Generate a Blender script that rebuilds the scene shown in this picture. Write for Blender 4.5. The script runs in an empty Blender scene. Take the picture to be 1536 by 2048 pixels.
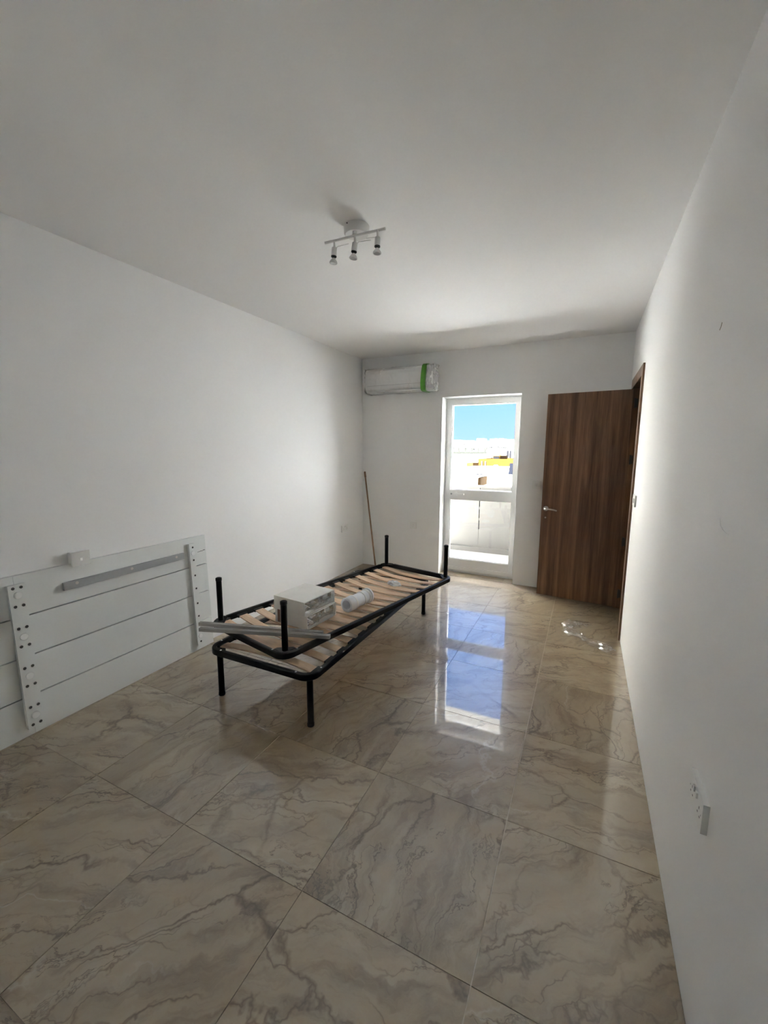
import bpy, bmesh, math, random
from mathutils import Vector, Matrix

random.seed(7)
C = bpy.context.scene.collection
scn = bpy.context.scene
PI = math.pi

# ------------------------------------------------------------------ camera
F_PX, YAW, PITCH, ROLL, EYE = 831.9, 0.4500, 0.1472, 0.0041, 1.5746
cy_, sy_ = math.cos(YAW), math.sin(YAW)
cp_, sp_ = math.cos(PITCH), math.sin(PITCH)
fw = Vector((-sy_ * cp_, cy_ * cp_, -sp_))
rt = Vector((cy_, sy_, 0))
up = rt.cross(fw)
r2 = math.cos(ROLL) * rt + math.sin(ROLL) * up
u2 = -math.sin(ROLL) * rt + math.cos(ROLL) * up
cam_d = bpy.data.cameras.new('camera')
cam_d.sensor_fit = 'VERTICAL'
cam_d.sensor_height = 36.0
cam_d.sensor_width = 27.0
cam_d.lens = F_PX / 2048 * 36.0
cam_d.clip_start = 0.02
cam_d.clip_end = 3000
cam = bpy.data.objects.new('camera', cam_d)
C.objects.link(cam)
cam.matrix_world = Matrix(((r2.x, u2.x, -fw.x, 0), (r2.y, u2.y, -fw.y, 0), (r2.z, u2.z, -fw.z, EYE), (0, 0, 0, 1)))
scn.camera = cam

# ------------------------------------------------------------------ world, sun, exposure
SUN_TO = Vector((-0.38, -0.30, 0.87)).normalized()      # direction towards the sun
SUN_EL = math.asin(SUN_TO.z)
SUN_ROT = math.atan2(SUN_TO.x, SUN_TO.y)
w = bpy.data.worlds.new('sky')
scn.world = w
w.use_nodes = True
nt = w.node_tree
bg = nt.nodes['Background']
# clear summer sky: pale cyan at the horizon, deepening blue overhead, the same all around
geo = nt.nodes.new('ShaderNodeTexCoord')
sep = nt.nodes.new('ShaderNodeSeparateXYZ')
nt.links.new(geo.outputs['Generated'], sep.inputs[0])
asn = nt.nodes.new('ShaderNodeMath')
asn.operation = 'ARCSINE'
nt.links.new(sep.outputs['Z'], asn.inputs[0])
nrm = nt.nodes.new('ShaderNodeMath')
nrm.operation = 'MULTIPLY_ADD'
nt.links.new(asn.outputs[0], nrm.inputs[0])
nrm.inputs[1].default_value = 1 / math.pi
nrm.inputs[2].default_value = 0.5
skr = nt.nodes.new('ShaderNodeValToRGB')
el_ = skr.color_ramp.elements
SKY = ((0.0, (.46, .43, .36)), (.494, (.52, .50, .45)), (.5, (.16, .25, .58)), (.545, (.105, .225, .64)), (.66, (.17, .36, .80)), (1.0, (.16, .34, .78)))
while len(el_) < len(SKY):
    el_.new(.5)
for e_, (p_, c_) in zip(el_, SKY):
    e_.position = p_
    e_.color = (*c_, 1)
nt.links.new(nrm.outputs[0], skr.inputs[0])
nt.links.new(skr.outputs[0], bg.inputs[0])
bg.inputs[1].default_value = 4.0
sd = bpy.data.lights.new('sun', 'SUN')
sd.energy = 385.0
sd.angle = math.radians(0.53)
sd.color = (0.96, 1.0, 1.05)
so = bpy.data.objects.new('sun', sd)
C.objects.link(so)
so.rotation_euler = SUN_TO.to_track_quat('Z', 'Y').to_euler()
so.location = (-6, -3, 14)

vs = scn.view_settings
scn.display_settings.display_device = 'sRGB'
vs.view_transform = 'Standard'
vs.look = 'None'
vs.exposure = 0.0
vs.gamma = 1.0
vs.use_curve_mapping = False
cyc = scn.cycles
cyc.max_bounces = 11
cyc.diffuse_bounces = 8
cyc.glossy_bounces = 6
cyc.transmission_bounces = 8
cyc.transparent_max_bounces = 16
cyc.caustics_reflective = False
cyc.caustics_refractive = False
cyc.sample_clamp_indirect = 0.0

# ------------------------------------------------------------------ room measures
L, R, D, H = 2.736, 0.354, 4.9915, 2.75
REAR = -1.30
XL, XR, ZT = -1.628, -0.702, 2.215        # balcony door opening
WT = 0.28                                   # outer wall thickness


def portal(loc, rot, sx, sy):
    a = bpy.data.lights.new('portal', 'AREA')
    a.shape = 'RECTANGLE'
    a.size, a.size_y = sx, sy
    a.cycles.is_portal = True
    o = bpy.data.objects.new('portal', a)
    C.objects.link(o)
    o.location = loc
    o.rotation_euler = rot


portal(((XL + XR) / 2, D + WT + .01, ZT / 2), (-PI / 2, 0, 0), XR - XL, ZT)

# ------------------------------------------------------------------ material helpers


def new_mat(name):
    m = bpy.data.materials.new(name)
    m.use_nodes = True
    n = m.node_tree
    return m, n, n.nodes['Principled BSDF']


def N(n, t, **kw):
    x = n.nodes.new(t)
    for k, v in kw.items():
        if k.startswith('i_'):
            x.inputs[k[2:].replace('_', ' ')].default_value = v
        else:
            setattr(x, k, v)
    return x


def ramp(n, stops):
    x = n.nodes.new('ShaderNodeValToRGB')
    cr = x.color_ramp
    while len(cr.elements) < len(stops):
        cr.elements.new(0.5)
    for e, (p, c) in zip(cr.elements, stops):
        e.position = p
        e.color = (c[0], c[1], c[2], 1) if hasattr(c, '__len__') else (c, c, c, 1)
    return x


def plain(name, col, rough=.5, metal=0.0, spec=.5, vary=.06, scale=6.0, bump=0.0, bscale=200.0, coords='Object'):
    """A principled colour with slight procedural variation and, if asked, fine relief."""
    m, n, b = new_mat(name)
    tc = N(n, 'ShaderNodeTexCoord')
    no = N(n, 'ShaderNodeTexNoise', i_Scale=scale, i_Detail=4.0)
    n.links.new(tc.outputs[coords], no.inputs['Vector'])
    lo = [max(0, c * (1 - vary)) for c in col]
    hi = [min(1, c * (1 + vary)) for c in col]
    rp = ramp(n, [(.3, lo), (.7, hi)])
    n.links.new(no.outputs['Fac'], rp.inputs['Fac'])
    n.links.new(rp.outputs['Color'], b.inputs['Base Color'])
    b.inputs['Roughness'].default_value = rough
    b.inputs['Metallic'].default_value = metal
    b.inputs['Specular IOR Level'].default_value = spec
    if bump:
        nb = N(n, 'ShaderNodeTexNoise', i_Scale=bscale, i_Detail=3.0)
        n.links.new(tc.outputs[coords], nb.inputs['Vector'])
        bp = N(n, 'ShaderNodeBump', i_Strength=bump, i_Distance=.002)
        n.links.new(nb.outputs['Fac'], bp.inputs['Height'])
        n.links.new(bp.outputs['Normal'], b.inputs['Normal'])
    return m


def film(name, gloss=.12, tint=(1, 1, 1), white=.06, rough=.12):
    """Clear plastic or glass: see-through with Fresnel gloss and a little haze."""
    m, n, b = new_mat(name)
    n.nodes.remove(b)
    out = n.nodes['Material Output']
    tr = N(n, 'ShaderNodeBsdfTransparent')
    tr.inputs[0].default_value = (*tint, 1)
    gl = N(n, 'ShaderNodeBsdfGlossy', i_Roughness=rough)
    df = N(n, 'ShaderNodeBsdfDiffuse')
    df.inputs[0].default_value = (.9, .9, .9, 1)
    fr = N(n, 'ShaderNodeLayerWeight', i_Blend=.5)
    p5 = N(n, 'ShaderNodeMath', operation='POWER')
    n.links.new(fr.outputs['Facing'], p5.inputs[0])
    p5.inputs[1].default_value = 5.0
    ad = N(n, 'ShaderNodeMath', operation='MULTIPLY_ADD')
    n.links.new(p5.outputs[0], ad.inputs[0])
    ad.inputs[1].default_value = .9
    ad.inputs[2].default_value = gloss + .035
    ad.use_clamp = True
    m1 = N(n, 'ShaderNodeMixShader')
    m1.inputs[0].default_value = white
    n.links.new(tr.outputs[0], m1.inputs[1])
    n.links.new(df.outputs[0], m1.inputs[2])
    m2 = N(n, 'ShaderNodeMixShader')
    n.links.new(ad.outputs[0], m2.inputs[0])
    n.links.new(m1.outputs[0], m2.inputs[1])
    n.links.new(gl.outputs[0], m2.inputs[2])
    n.links.new(m2.outputs[0], out.inputs[0])
    return m


def wood(name, dark, light, scale=(18, 18, .9), rough=.45, along='z', rings=9.0, contrast=(.25, .75)):
    m, n, b = new_mat(name)
    tc = N(n, 'ShaderNodeTexCoord')
    oi = N(n, 'ShaderNodeObjectInfo')
    mp = N(n, 'ShaderNodeMapping')
    mp.inputs['Scale'].default_value = scale
    ad = N(n, 'ShaderNodeVectorMath', operation='ADD')
    sc = N(n, 'ShaderNodeVectorMath', operation='SCALE')
    cmb = N(n, 'ShaderNodeCombineXYZ')
    for i in range(3):
        n.links.new(oi.outputs['Random'], cmb.inputs[i])
    n.links.new(cmb.outputs[0], sc.inputs[0])
    sc.inputs['Scale'].default_value = 31.0
    n.links.new(tc.outputs['Object'], mp.inputs['Vector'])
    n.links.new(mp.outputs[0], ad.inputs[0])
    n.links.new(sc.outputs[0], ad.inputs[1])
    a = N(n, 'ShaderNodeTexNoise', i_Scale=1.0, i_Detail=6.0, i_Roughness=.6, i_Distortion=.5)
    n.links.new(ad.outputs[0], a.inputs['Vector'])
    a2 = N(n, 'ShaderNodeTexNoise', i_Scale=rings, i_Detail=3.0, i_Roughness=.7)
    n.links.new(ad.outputs[0], a2.inputs['Vector'])
    mx = N(n, 'ShaderNodeMath', operation='MULTIPLY_ADD')
    n.links.new(a2.outputs['Fac'], mx.inputs[0])
    mx.inputs[1].default_value = .35
    n.links.new(a.outputs['Fac'], mx.inputs[2])
    sb = N(n, 'ShaderNodeMath', operation='SUBTRACT')
    n.links.new(mx.outputs[0], sb.inputs[0])
    sb.inputs[1].default_value = .175
    rp = ramp(n, [(contrast[0], dark), (contrast[1], light)])
    n.links.new(sb.outputs[0], rp.inputs['Fac'])
    n.links.new(rp.outputs['Color'], b.inputs['Base Color'])
    b.inputs['Roughness'].default_value = rough
    bp = N(n, 'ShaderNodeBump', i_Strength=.08, i_Distance=.001)
    n.links.new(a2.outputs['Fac'], bp.inputs['Height'])
    n.links.new(bp.outputs['Normal'], b.inputs['Normal'])
    return m


def marble(name):
    """Polished beige marble-look porcelain: clouded ground, brown crackle veins, a few white threads."""
    m, n, b = new_mat(name)
    lk = n.links.new
    tc = N(n, 'ShaderNodeTexCoord')
    oi = N(n, 'ShaderNodeObjectInfo')
    cmb = N(n, 'ShaderNodeCombineXYZ')
    mu = N(n, 'ShaderNodeMath', operation='MULTIPLY')
    lk(oi.outputs['Random'], mu.inputs[0])
    mu.inputs[1].default_value = 57.0
    lk(mu.outputs[0], cmb.inputs[0])
    lk(oi.outputs['Random'], cmb.inputs[1])
    mu2 = N(n, 'ShaderNodeMath', operation='MULTIPLY')
    lk(oi.outputs['Random'], mu2.inputs[0])
    mu2.inputs[1].default_value = 211.0
    lk(mu2.outputs[0], cmb.inputs[2])
    rot = N(n, 'ShaderNodeVectorRotate', rotation_type='Z_AXIS')
    lk(tc.outputs['Object'], rot.inputs['Vector'])
    ang = N(n, 'ShaderNodeMath', operation='MULTIPLY_ADD')
    lk(oi.outputs['Random'], ang.inputs[0])
    ang.inputs[1].default_value = 1.5
    ang.inputs[2].default_value = -.05
    lk(ang.outputs[0], rot.inputs['Angle'])
    add = N(n, 'ShaderNodeVectorMath', operation='ADD')
    lk(rot.outputs[0], add.inputs[0])
    lk(cmb.outputs[0], add.inputs[1])
    P = add.outputs[0]
    # warped coordinates
    wn = N(n, 'ShaderNodeTexNoise', i_Scale=3.2, i_Detail=5.0, i_Roughness=.6)
    lk(P, wn.inputs['Vector'])
    ws = N(n, 'ShaderNodeVectorMath', operation='SCALE')
    lk(wn.outputs['Color'], ws.inputs[0])
    ws.inputs['Scale'].default_value = .26
    wa = N(n, 'ShaderNodeVectorMath', operation='ADD')
    lk(P, wa.inputs[0])
    lk(ws.outputs[0], wa.inputs[1])
    st = N(n, 'ShaderNodeMapping')
    st.inputs['Scale'].default_value = (1.25, .36, 1.0)
    lk(wa.outputs[0], st.inputs['Vector'])
    # clouded ground
    g = N(n, 'ShaderNodeTexNoise', i_Scale=4.0, i_Detail=8.0, i_Roughness=.62, i_Distortion=.4)
    lk(st.outputs[0], g.inputs['Vector'])
    gr = ramp(n, [(.24, (.285, .206, .122)), (.5, (.38, .30, .192)), (.76, (.455, .376, .266))])
    lk(g.outputs['Fac'], gr.inputs['Fac'])
    # brown veins, thin ridges
    def ridge(scale, seed, width, det=6.0, rough=.55):
        v = N(n, 'ShaderNodeTexNoise', i_Scale=scale, i_Detail=det, i_Roughness=rough)
        o = N(n, 'ShaderNodeVectorMath', operation='ADD')
        lk(st.outputs[0], o.inputs[0])
        o.inputs[1].default_value = (seed, seed * .7, 3 * seed)
        lk(o.outputs[0], v.inputs['Vector'])
        s1 = N(n, 'ShaderNodeMath', operation='SUBTRACT')
        lk(v.outputs['Fac'], s1.inputs[0])
        s1.inputs[1].default_value = .5
        ab = N(n, 'ShaderNodeMath', operation='ABSOLUTE')
        lk(s1.outputs[0], ab.inputs[0])
        r = ramp(n, [(0.0, 1.0), (width, 0.0)])
        lk(ab.outputs[0], r.inputs['Fac'])
        return r.outputs['Color']
    def mask(scale, seed, a, c):
        v = N(n, 'ShaderNodeTexNoise', i_Scale=scale, i_Detail=2.0)
        o = N(n, 'ShaderNodeVectorMath', operation='ADD')
        lk(P, o.inputs[0])
        o.inputs[1].default_value = (seed, -seed, seed)
        lk(o.outputs[0], v.inputs['Vector'])
        r = ramp(n, [(a, 0.0), (c, 1.0)])
        lk(v.outputs['Fac'], r.inputs['Fac'])
        return r.outputs['Color']
    def mulc(a, c, k=1.0):
        x = N(n, 'ShaderNodeMath', operation='MULTIPLY')
        lk(a, x.inputs[0])
        lk(c, x.inputs[1])
        y = N(n, 'ShaderNodeMath', operation='MULTIPLY')
        lk(x.outputs[0], y.inputs[0])
        y.inputs[1].default_value = k
        return y.outputs[0]
    def blend(fac, base, col):
        x = N(n, 'ShaderNodeMix', data_type='RGBA')
        lk(fac, x.inputs['Factor'])
        lk(base, x.inputs['A'])
        x.inputs['B'].default_value = (*col, 1)
        return x.outputs['Result']
    col = gr.outputs['Color']
    def crack(scale, seed, width):
        v = N(n, 'ShaderNodeTexVoronoi', feature='DISTANCE_TO_EDGE', i_Scale=scale)
        o = N(n, 'ShaderNodeVectorMath', operation='ADD')
        lk(st.outputs[0], o.inputs[0])
        o.inputs[1].default_value = (seed, seed * 1.3, seed * .4)
        lk(o.outputs[0], v.inputs['Vector'])
        r = ramp(n, [(0.0, 1.0), (width, 0.0)])
        lk(v.outputs['Distance'], r.inputs['Fac'])
        return r.outputs['Color']
    # soft directional streaks
    sm = N(n, 'ShaderNodeMapping')
    sm.inputs['Scale'].default_value = (9.0, 1.6, 1.0)
    lk(wa.outputs[0], sm.inputs['Vector'])
    sn = N(n, 'ShaderNodeTexNoise', i_Scale=1.6, i_Detail=7.0, i_Roughness=.65)
    lk(sm.outputs[0], sn.inputs['Vector'])
    sr = ramp(n, [(.50, 0.0), (.72, .75)])
    lk(sn.outputs['Fac'], sr.inputs['Fac'])
    col = blend(sr.outputs['Color'], col, (.165, .112, .068))
    col = blend(mulc(ridge(2.3, 3.1, .075, 10.0, .72), mask(2.4, 1.7, .50, .66), .42), col, (.15, .098, .06))
    col = blend(mulc(crack(1.5, 2.2, .016), mask(1.9, 6.1, .46, .56), .8), col, (.095, .058, .034))
    col = blend(mulc(crack(3.4, 7.7, .022), mask(2.3, 3.3, .44, .56), .72), col, (.11, .070, .042))
    col = blend(mulc(crack(8.5, 5.1, .035), mask(2.8, 9.9, .47, .60), .62), col, (.13, .086, .053))
    col = blend(mulc(ridge(2.6, 9.4, .007, 7.0, .6), mask(2.2, 5.2, .46, .58), .7), col, (.085, .052, .03))
    col = blend(mulc(crack(1.1, 12.0, .006), mask(1.7, 11.5, .52, .60), .5), col, (.52, .46, .37))
    # shade differs from tile to tile
    hv = N(n, 'ShaderNodeHueSaturation')
    tv = N(n, 'ShaderNodeMath', operation='MULTIPLY_ADD')
    lk(oi.outputs['Random'], tv.inputs[0])
    tv.inputs[1].default_value = .14
    tv.inputs[2].default_value = .93
    lk(tv.outputs[0], hv.inputs['Value'])
    lk(col, hv.inputs['Color'])
    lk(hv.outputs[0], b.inputs['Base Color'])
    b.inputs['Roughness'].default_value = .36
    b.inputs['IOR'].default_value = 1.7
    b.inputs['Specular IOR Level'].default_value = .6
    b.inputs['Coat Weight'].default_value = 1.0
    b.inputs['Coat Roughness'].default_value = .035
    b.inputs['Coat IOR'].default_value = 1.75
    # faint polishing waviness
    wv = N(n, 'ShaderNodeTexNoise', i_Scale=14.0, i_Detail=2.0)
    lk(P, wv.inputs['Vector'])
    bp = N(n, 'ShaderNodeBump', i_Strength=.02, i_Distance=.002)
    lk(wv.outputs['Fac'], bp.inputs['Height'])
    lk(bp.outputs['Normal'], b.inputs['Coat Normal'])
    return m


M = {}
M['paint'] = plain('white_wall_paint', (.87, .868, .862), .75, vary=.012, scale=1.2, bump=.12, bscale=160, spec=.25)
M['ceil'] = plain('white_ceiling_paint', (.87, .866, .857), .85, vary=.012, scale=1.0, bump=.10, bscale=120, spec=.2)
M['marble'] = marble('polished_beige_marble_tile')
M['grout'] = plain('sand_grout', (.33, .27, .20), .8, vary=.1, scale=40)
M['grout_light'] = plain('pale_grout', (.46, .39, .30), .8, vary=.1, scale=40)
M['upvc'] = plain('white_aluminium', (.80, .80, .79), .28, vary=.01)
M['alu_grey'] = plain('satin_aluminium', (.52, .52, .51), .35, .2, vary=.03)
M['glass'] = film('window_glass', gloss=0.0, tint=(.985, .99, .988), white=.002, rough=.0)
M['walnut'] = wood('walnut_veneer', (.080, .036, .017), (.285, .150, .080), scale=(15, 15, .55), rough=.42, contrast=(.33, .68))
M['walnut_edge'] = wood('walnut_edge', (.16, .10, .06), (.26, .17, .105), scale=(20, 20, 1.2), rough=.45)
M['birch'] = wood('birch_slat', (.58, .38, .235), (.78, .57, .39), scale=(1.2, 22, 22), rough=.42, contrast=(.3, .72))
M['black'] = plain('black_powder_coat', (.006, .006, .007), .42, spec=.28, vary=.1, scale=30)
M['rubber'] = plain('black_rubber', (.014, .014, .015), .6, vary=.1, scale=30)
M['zinc'] = plain('zinc_bolt', (.75, .75, .76), .3, .9, vary=.05)
M['chrome'] = plain('brushed_steel', (.62, .58, .54), .28, 1.0, vary=.05)
M['hinge_steel'] = plain('dark_steel_hinge', (.09, .085, .08), .35, .6, vary=.1)
M['dark_hole'] = plain('dark_recess', (.015, .015, .016), .7, vary=.1)
M['board'] = plain('white_lacquered_board', (.74, .755, .74), .38, vary=.01, scale=3)
M['board_cap'] = plain('white_plastic_cap', (.84, .84, .83), .3, vary=.02)
M['greyrail'] = plain('grey_painted_rail', (.36, .365, .37), .45, vary=.04)
M['socket'] = plain('white_socket_plastic', (.82, .82, .80), .3, vary=.01)
M['socket_dark'] = plain('socket_slot', (.03, .03, .03), .6, vary=.1)
M['clear'] = film('clear_plastic_film', gloss=.16, white=.13, rough=.12)
M['ac_film'] = film('loose_bag_film', gloss=.09, white=.26, rough=.2)
M['haze_film'] = film('cloudy_plastic_bag', gloss=.07, white=.34, rough=.25)
M['ac_white'] = plain('white_ac_shell', (.80, .80, .79), .35, vary=.015)
M['green'] = plain('green_masking_tape', (.075, .27, .022), .55, vary=.08, scale=25)
M['lamp_white'] = plain('white_lamp_enamel', (.72, .71, .69), .35, vary=.02)
M['bulb'] = plain('bulb_reflector', (.80, .79, .77), .25, .25, vary=.05)
M['lens'] = film('bulb_lens', gloss=.2, white=.3, rough=.1)
M['pipe'] = plain('white_pvc', (.78, .80, .84), .3, vary=.02)
M['carton'] = plain('white_carton', (.86, .85, .81), .45, vary=.05, scale=9, bump=.15, bscale=40)
M['brown'] = plain('brown_parcel_tape', (.26, .16, .12), .35, vary=.1, scale=25)
M['silver'] = plain('silver_metal_fitting', (.50, .49, .47), .25, .75, vary=.25, scale=35)
M['steel_rail'] = plain('grey_galvanised_rail', (.50, .485, .47), .42, .25, vary=.05, scale=14)
M['pole'] = wood('varnished_pole', (.16, .085, .045), (.34, .20, .11), scale=(30, 30, 2), rough=.4)
M['bag'] = plain('white_plastic_bag', (.80, .81, .83), .35, vary=.05, scale=30)
M['bal_floor'] = plain('balcony_tile', (.40, .385, .36), .6, vary=.06, scale=5)
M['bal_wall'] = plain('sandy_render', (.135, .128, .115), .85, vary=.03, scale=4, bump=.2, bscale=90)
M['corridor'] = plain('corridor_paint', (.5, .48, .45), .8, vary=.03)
M['town_white'] = plain('limestone_white', (.80, .77, .70), .85, vary=.05, scale=.6, spec=.02)
M['town_cream'] = plain('limestone_cream', (.74, .68, .56), .85, vary=.06, scale=.6, spec=.02)
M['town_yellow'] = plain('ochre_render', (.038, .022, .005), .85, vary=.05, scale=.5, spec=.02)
M['town_grey'] = plain('grey_metalwork', (.016, .0165, .014), .6, vary=.1, spec=.02)
M['town_glass'] = plain('dark_window_glass', (.008, .008, .009), .4, vary=.2, spec=.02)
M['town_roof'] = plain('pale_roof_screed', (.70, .67, .60), .9, vary=.06, scale=.5)
M['solar'] = plain('blue_solar_panel', (.036, .039, .055), .3, vary=.1, spec=.02)
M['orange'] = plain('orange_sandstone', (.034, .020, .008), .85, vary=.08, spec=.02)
M['bounce_house_wall'] = plain('bounce_house_render', (.42, .42, .42), .85, vary=.05, scale=.6)  # even grey of the added house, limits its bounced light
M['bounce_roof'] = plain('bounce_roof_screed', (.56, .55, .53), .9, vary=.06, scale=.5)  # even tone of the added roofs that bounce light upwards
M['earth'] = plain('dusty_ground', (.50, .475, .43), .95, vary=.15, scale=.05)
M['water_tank'] = plain('white_water_tank', (.78, .78, .76), .5, vary=.03)

# ------------------------------------------------------------------ mesh helpers


def obj(name, bm, mat, parent=None, smooth=False, bevel=0.0, seg=2):
    if bevel:
        bmesh.ops.bevel(bm, geom=[e for e in bm.edges if len(e.link_faces) == 2 and e.calc_face_angle(0) > .6],
                        offset=bevel, segments=seg, affect='EDGES', profile=.6)
    bmesh.ops.recalc_face_normals(bm, faces=bm.faces[:])
    me = bpy.data.meshes.new(name)
    bm.to_mesh(me)
    bm.free()
    me.materials.append(M[mat] if isinstance(mat, str) else mat)
    if smooth:
        for p in me.polygons:
            p.use_smooth = True
        me.set_sharp_from_angle(angle=math.radians(38))
    o = bpy.data.objects.new(name, me)
    C.objects.link(o)
    if parent is not None:
        o.parent = parent
    return o


def copy_of(o, parent=None, loc=None, rot=None):
    c = o.copy()
    C.objects.link(c)
    if parent is not None:
        c.parent = parent
    if loc is not None:
        c.location = loc
    if rot is not None:
        c.rotation_euler = rot
    return c


def tag(o, label, cat, group=None, kind=None):
    o['label'] = label
    o['category'] = cat
    if group:
        o['group'] = group
    if kind:
        o['kind'] = kind
    return o


def thing(name, loc=(0, 0, 0), rot=(0, 0, 0)):
    o = bpy.data.objects.new(name, None)
    o.empty_display_size = .1
    C.objects.link(o)
    o.location = loc
    o.rotation_euler = rot
    return o


def BM():
    return bmesh.new()


def box(bm, x0, x1, y0, y1, z0, z1):
    vs_ = [bm.verts.new(p) for p in ((x0, y0, z0), (x1, y0, z0), (x1, y1, z0), (x0, y1, z0), (x0, y0, z1), (x1, y0, z1), (x1, y1, z1), (x0, y1, z1))]
    for f in ((3, 2, 1, 0), (4, 5, 6, 7), (0, 1, 5, 4), (1, 2, 6, 5), (2, 3, 7, 6), (3, 0, 4, 7)):
        bm.faces.new([vs_[i] for i in f])
    return bm


def basis(d):
    d = Vector(d).normalized()
    a = Vector((0, 0, 1)) if abs(d.z) < .9 else Vector((1, 0, 0))
    u = d.cross(a).normalized()
    return d, u, d.cross(u)


def lathe(bm, p0, axis, prof, seg=20):
    """prof: list of (distance along axis, radius). Radius 0 closes to a point."""
    d, u, v = basis(axis)
    p0 = Vector(p0)
    rings = []
    for t, r in prof:
        c = p0 + d * t
        if r <= 1e-6:
            rings.append([bm.verts.new(c)])
        else:
            rings.append([bm.verts.new(c + (u * math.cos(2 * PI * i / seg) + v * math.sin(2 * PI * i / seg)) * r) for i in range(seg)])
    for a, b in zip(rings, rings[1:]):
        if len(a) == 1 and len(b) == 1:
            continue
        for i in range(seg):
            j = (i + 1) % seg
            if len(a) == 1:
                bm.faces.new((a[0], b[i], b[j]))
            elif len(b) == 1:
                bm.faces.new((a[i], a[j], b[0]))
            else:
                bm.faces.new((a[i], a[j], b[j], b[i]))
    return bm


def rod(bm, p0, p1, r, seg=14):
    l = (Vector(p1) - Vector(p0)).length
    return lathe(bm, p0, Vector(p1) - Vector(p0), [(0, 0), (0, r), (l, r), (l, 0)], seg)


def tube(bm, pts, r, seg=8):
    pts = [Vector(p) for p in pts]
    rings = []
    u = None
    for i, p in enumerate(pts):
        d = (pts[min(i + 1, len(pts) - 1)] - pts[max(i - 1, 0)]).normalized()
        if u is None:
            _, u, v = basis(d)
        u = (u - d * u.dot(d)).normalized()
        v = d.cross(u)
        rings.append([bm.verts.new(p + (u * math.cos(2 * PI * k / seg) + v * math.sin(2 * PI * k / seg)) * r) for k in range(seg)])
    for a, b in zip(rings, rings[1:]):
        for i in range(seg):
            j = (i + 1) % seg
            bm.faces.new((a[i], a[j], b[j], b[i]))
    bm.faces.new(rings[0][::-1])
    bm.faces.new(rings[-1])
    return bm


def crumple(bm, fn, nu, nv, amp, seed, freq=1.0):
    """Grid sheet from fn(u,v) with sharp random folds."""
    rnd = random.Random(seed)
    V = [[None] * (nv + 1) for _ in range(nu + 1)]
    for i in range(nu + 1):
        for j in range(nv + 1):
            p = Vector(fn(i / nu, j / nv))
            V[i][j] = bm.verts.new(p + Vector([(rnd.random() - .5) * 2 * a for a in (amp if hasattr(amp, '__len__') else (amp,) * 3)]))
    for i in range(nu):
        for j in range(nv):
            a, b, c, d = V[i][j], V[i + 1][j], V[i + 1][j + 1], V[i][j + 1]
            if rnd.random() < .5:
                bm.faces.new((a, b, c))
                bm.faces.new((a, c, d))
            else:
                bm.faces.new((a, b, d))
                bm.faces.new((b, c, d))
    return bm


def struct(name, bm, mat, label, cat, **kw):
    return tag(obj(name, bm, mat, **kw), label, cat, kind='structure')


# ------------------------------------------------------------------ the room shell
b = BM()
box(b, -L - .25, R + .15, REAR - .25, D + WT, -.12, -.0025)
box(b, R + .15, 1.9, 2.0, 6.0, -.12, -.0025)
floor = struct('floor', b, 'grout', 'polished beige marble tile floor with brown veins', 'floor')
TW, TH = .615, .623
xj = [-.205 + TW * k for k in range(-4, 2)]
xs = [(-L, xj[0])] + [(xj[i], xj[i + 1]) for i in range(4)] + [(xj[4], R)]
yj = [1.03 + TH * k for k in range(-4, 7)]
ys = [(yj[i], yj[i + 1]) for i in range(len(yj) - 1)]
G = .0015
protos = {}
for ci, (xa, xb) in enumerate(xs):
    for ri, (ya, yb) in enumerate(ys):
        yb2 = min(yb, D)
        # the door recess gets its own narrow tiles below
        wd, hd = round(xb - xa, 4), round(yb2 - ya, 4)
        ga = .0022 if ci == 5 else G
        gb = .0022 if ci == 4 else G
        key = (wd, hd, ga, gb)
        if key not in protos:
            bt = BM()
            box(bt, -wd / 2 + ga, wd / 2 - gb, -hd / 2 + G, hd / 2 - G, -.010, 0)
            o = obj('tile', bt, 'marble', floor, bevel=.0006, seg=1)
            protos[key] = o
        else:
            o = copy_of(protos[key], floor)
        o.location = ((xa + xb) / 2, (ya + yb2) / 2, 0)
for xa, xb in ((XL, xj[3]), (xj[3], XR)):
    bt = BM()
    box(bt, -(xb - xa) / 2 + G, (xb - xa) / 2 - G, -.1 + G, .1 - G, -.010, 0)
    o = obj('tile', bt, 'marble', floor)
    o.location = ((xa + xb) / 2, D + .1, 0)
b = BM()
box(b, xj[4] - .0021, xj[4] + .0021, yj[0], D, -.004, -.0008)
obj('grout_line', b, 'grout_light', floor)

b = BM()
box(b, -L - .25, R + .15, REAR - .25, D + WT, H, H + .25)
struct('ceiling', b, 'ceil', 'plain white painted ceiling fading to grey towards the viewer', 'ceiling')
b = BM()
box(b, -L - .25, -L, REAR - .25, D + WT, -.12, H)
struct('wall_left', b, 'paint', 'long white wall behind the leaning headboard', 'wall')
b = BM()
box(b, -L, XL, D, D + WT, -.12, H)
box(b, XR, R + .15, D, D + WT, -.12, H)
box(b, XL, XR, D, D + WT, ZT, H)
struct('wall_back', b, 'paint', 'white end wall holding the glazed balcony door', 'wall')
DY0, DY1, DZ = 3.885, 4.687, 2.178       # rough opening of the room door
b = BM()
box(b, R, R + .15, REAR - .25, DY0, -.12, H)
box(b, R, R + .15, DY1, D, -.12, H)
box(b, R, R + .15, DY0, DY1, DZ, H)
struct('wall_right', b, 'paint', 'white side wall with the brown doorway and double socket', 'wall')
b = BM()
box(b, -L, R, REAR - .25, REAR, -.12, H)
struct('wall_rear', b, 'paint', 'plain white wall behind the viewer', 'wall')
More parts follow.
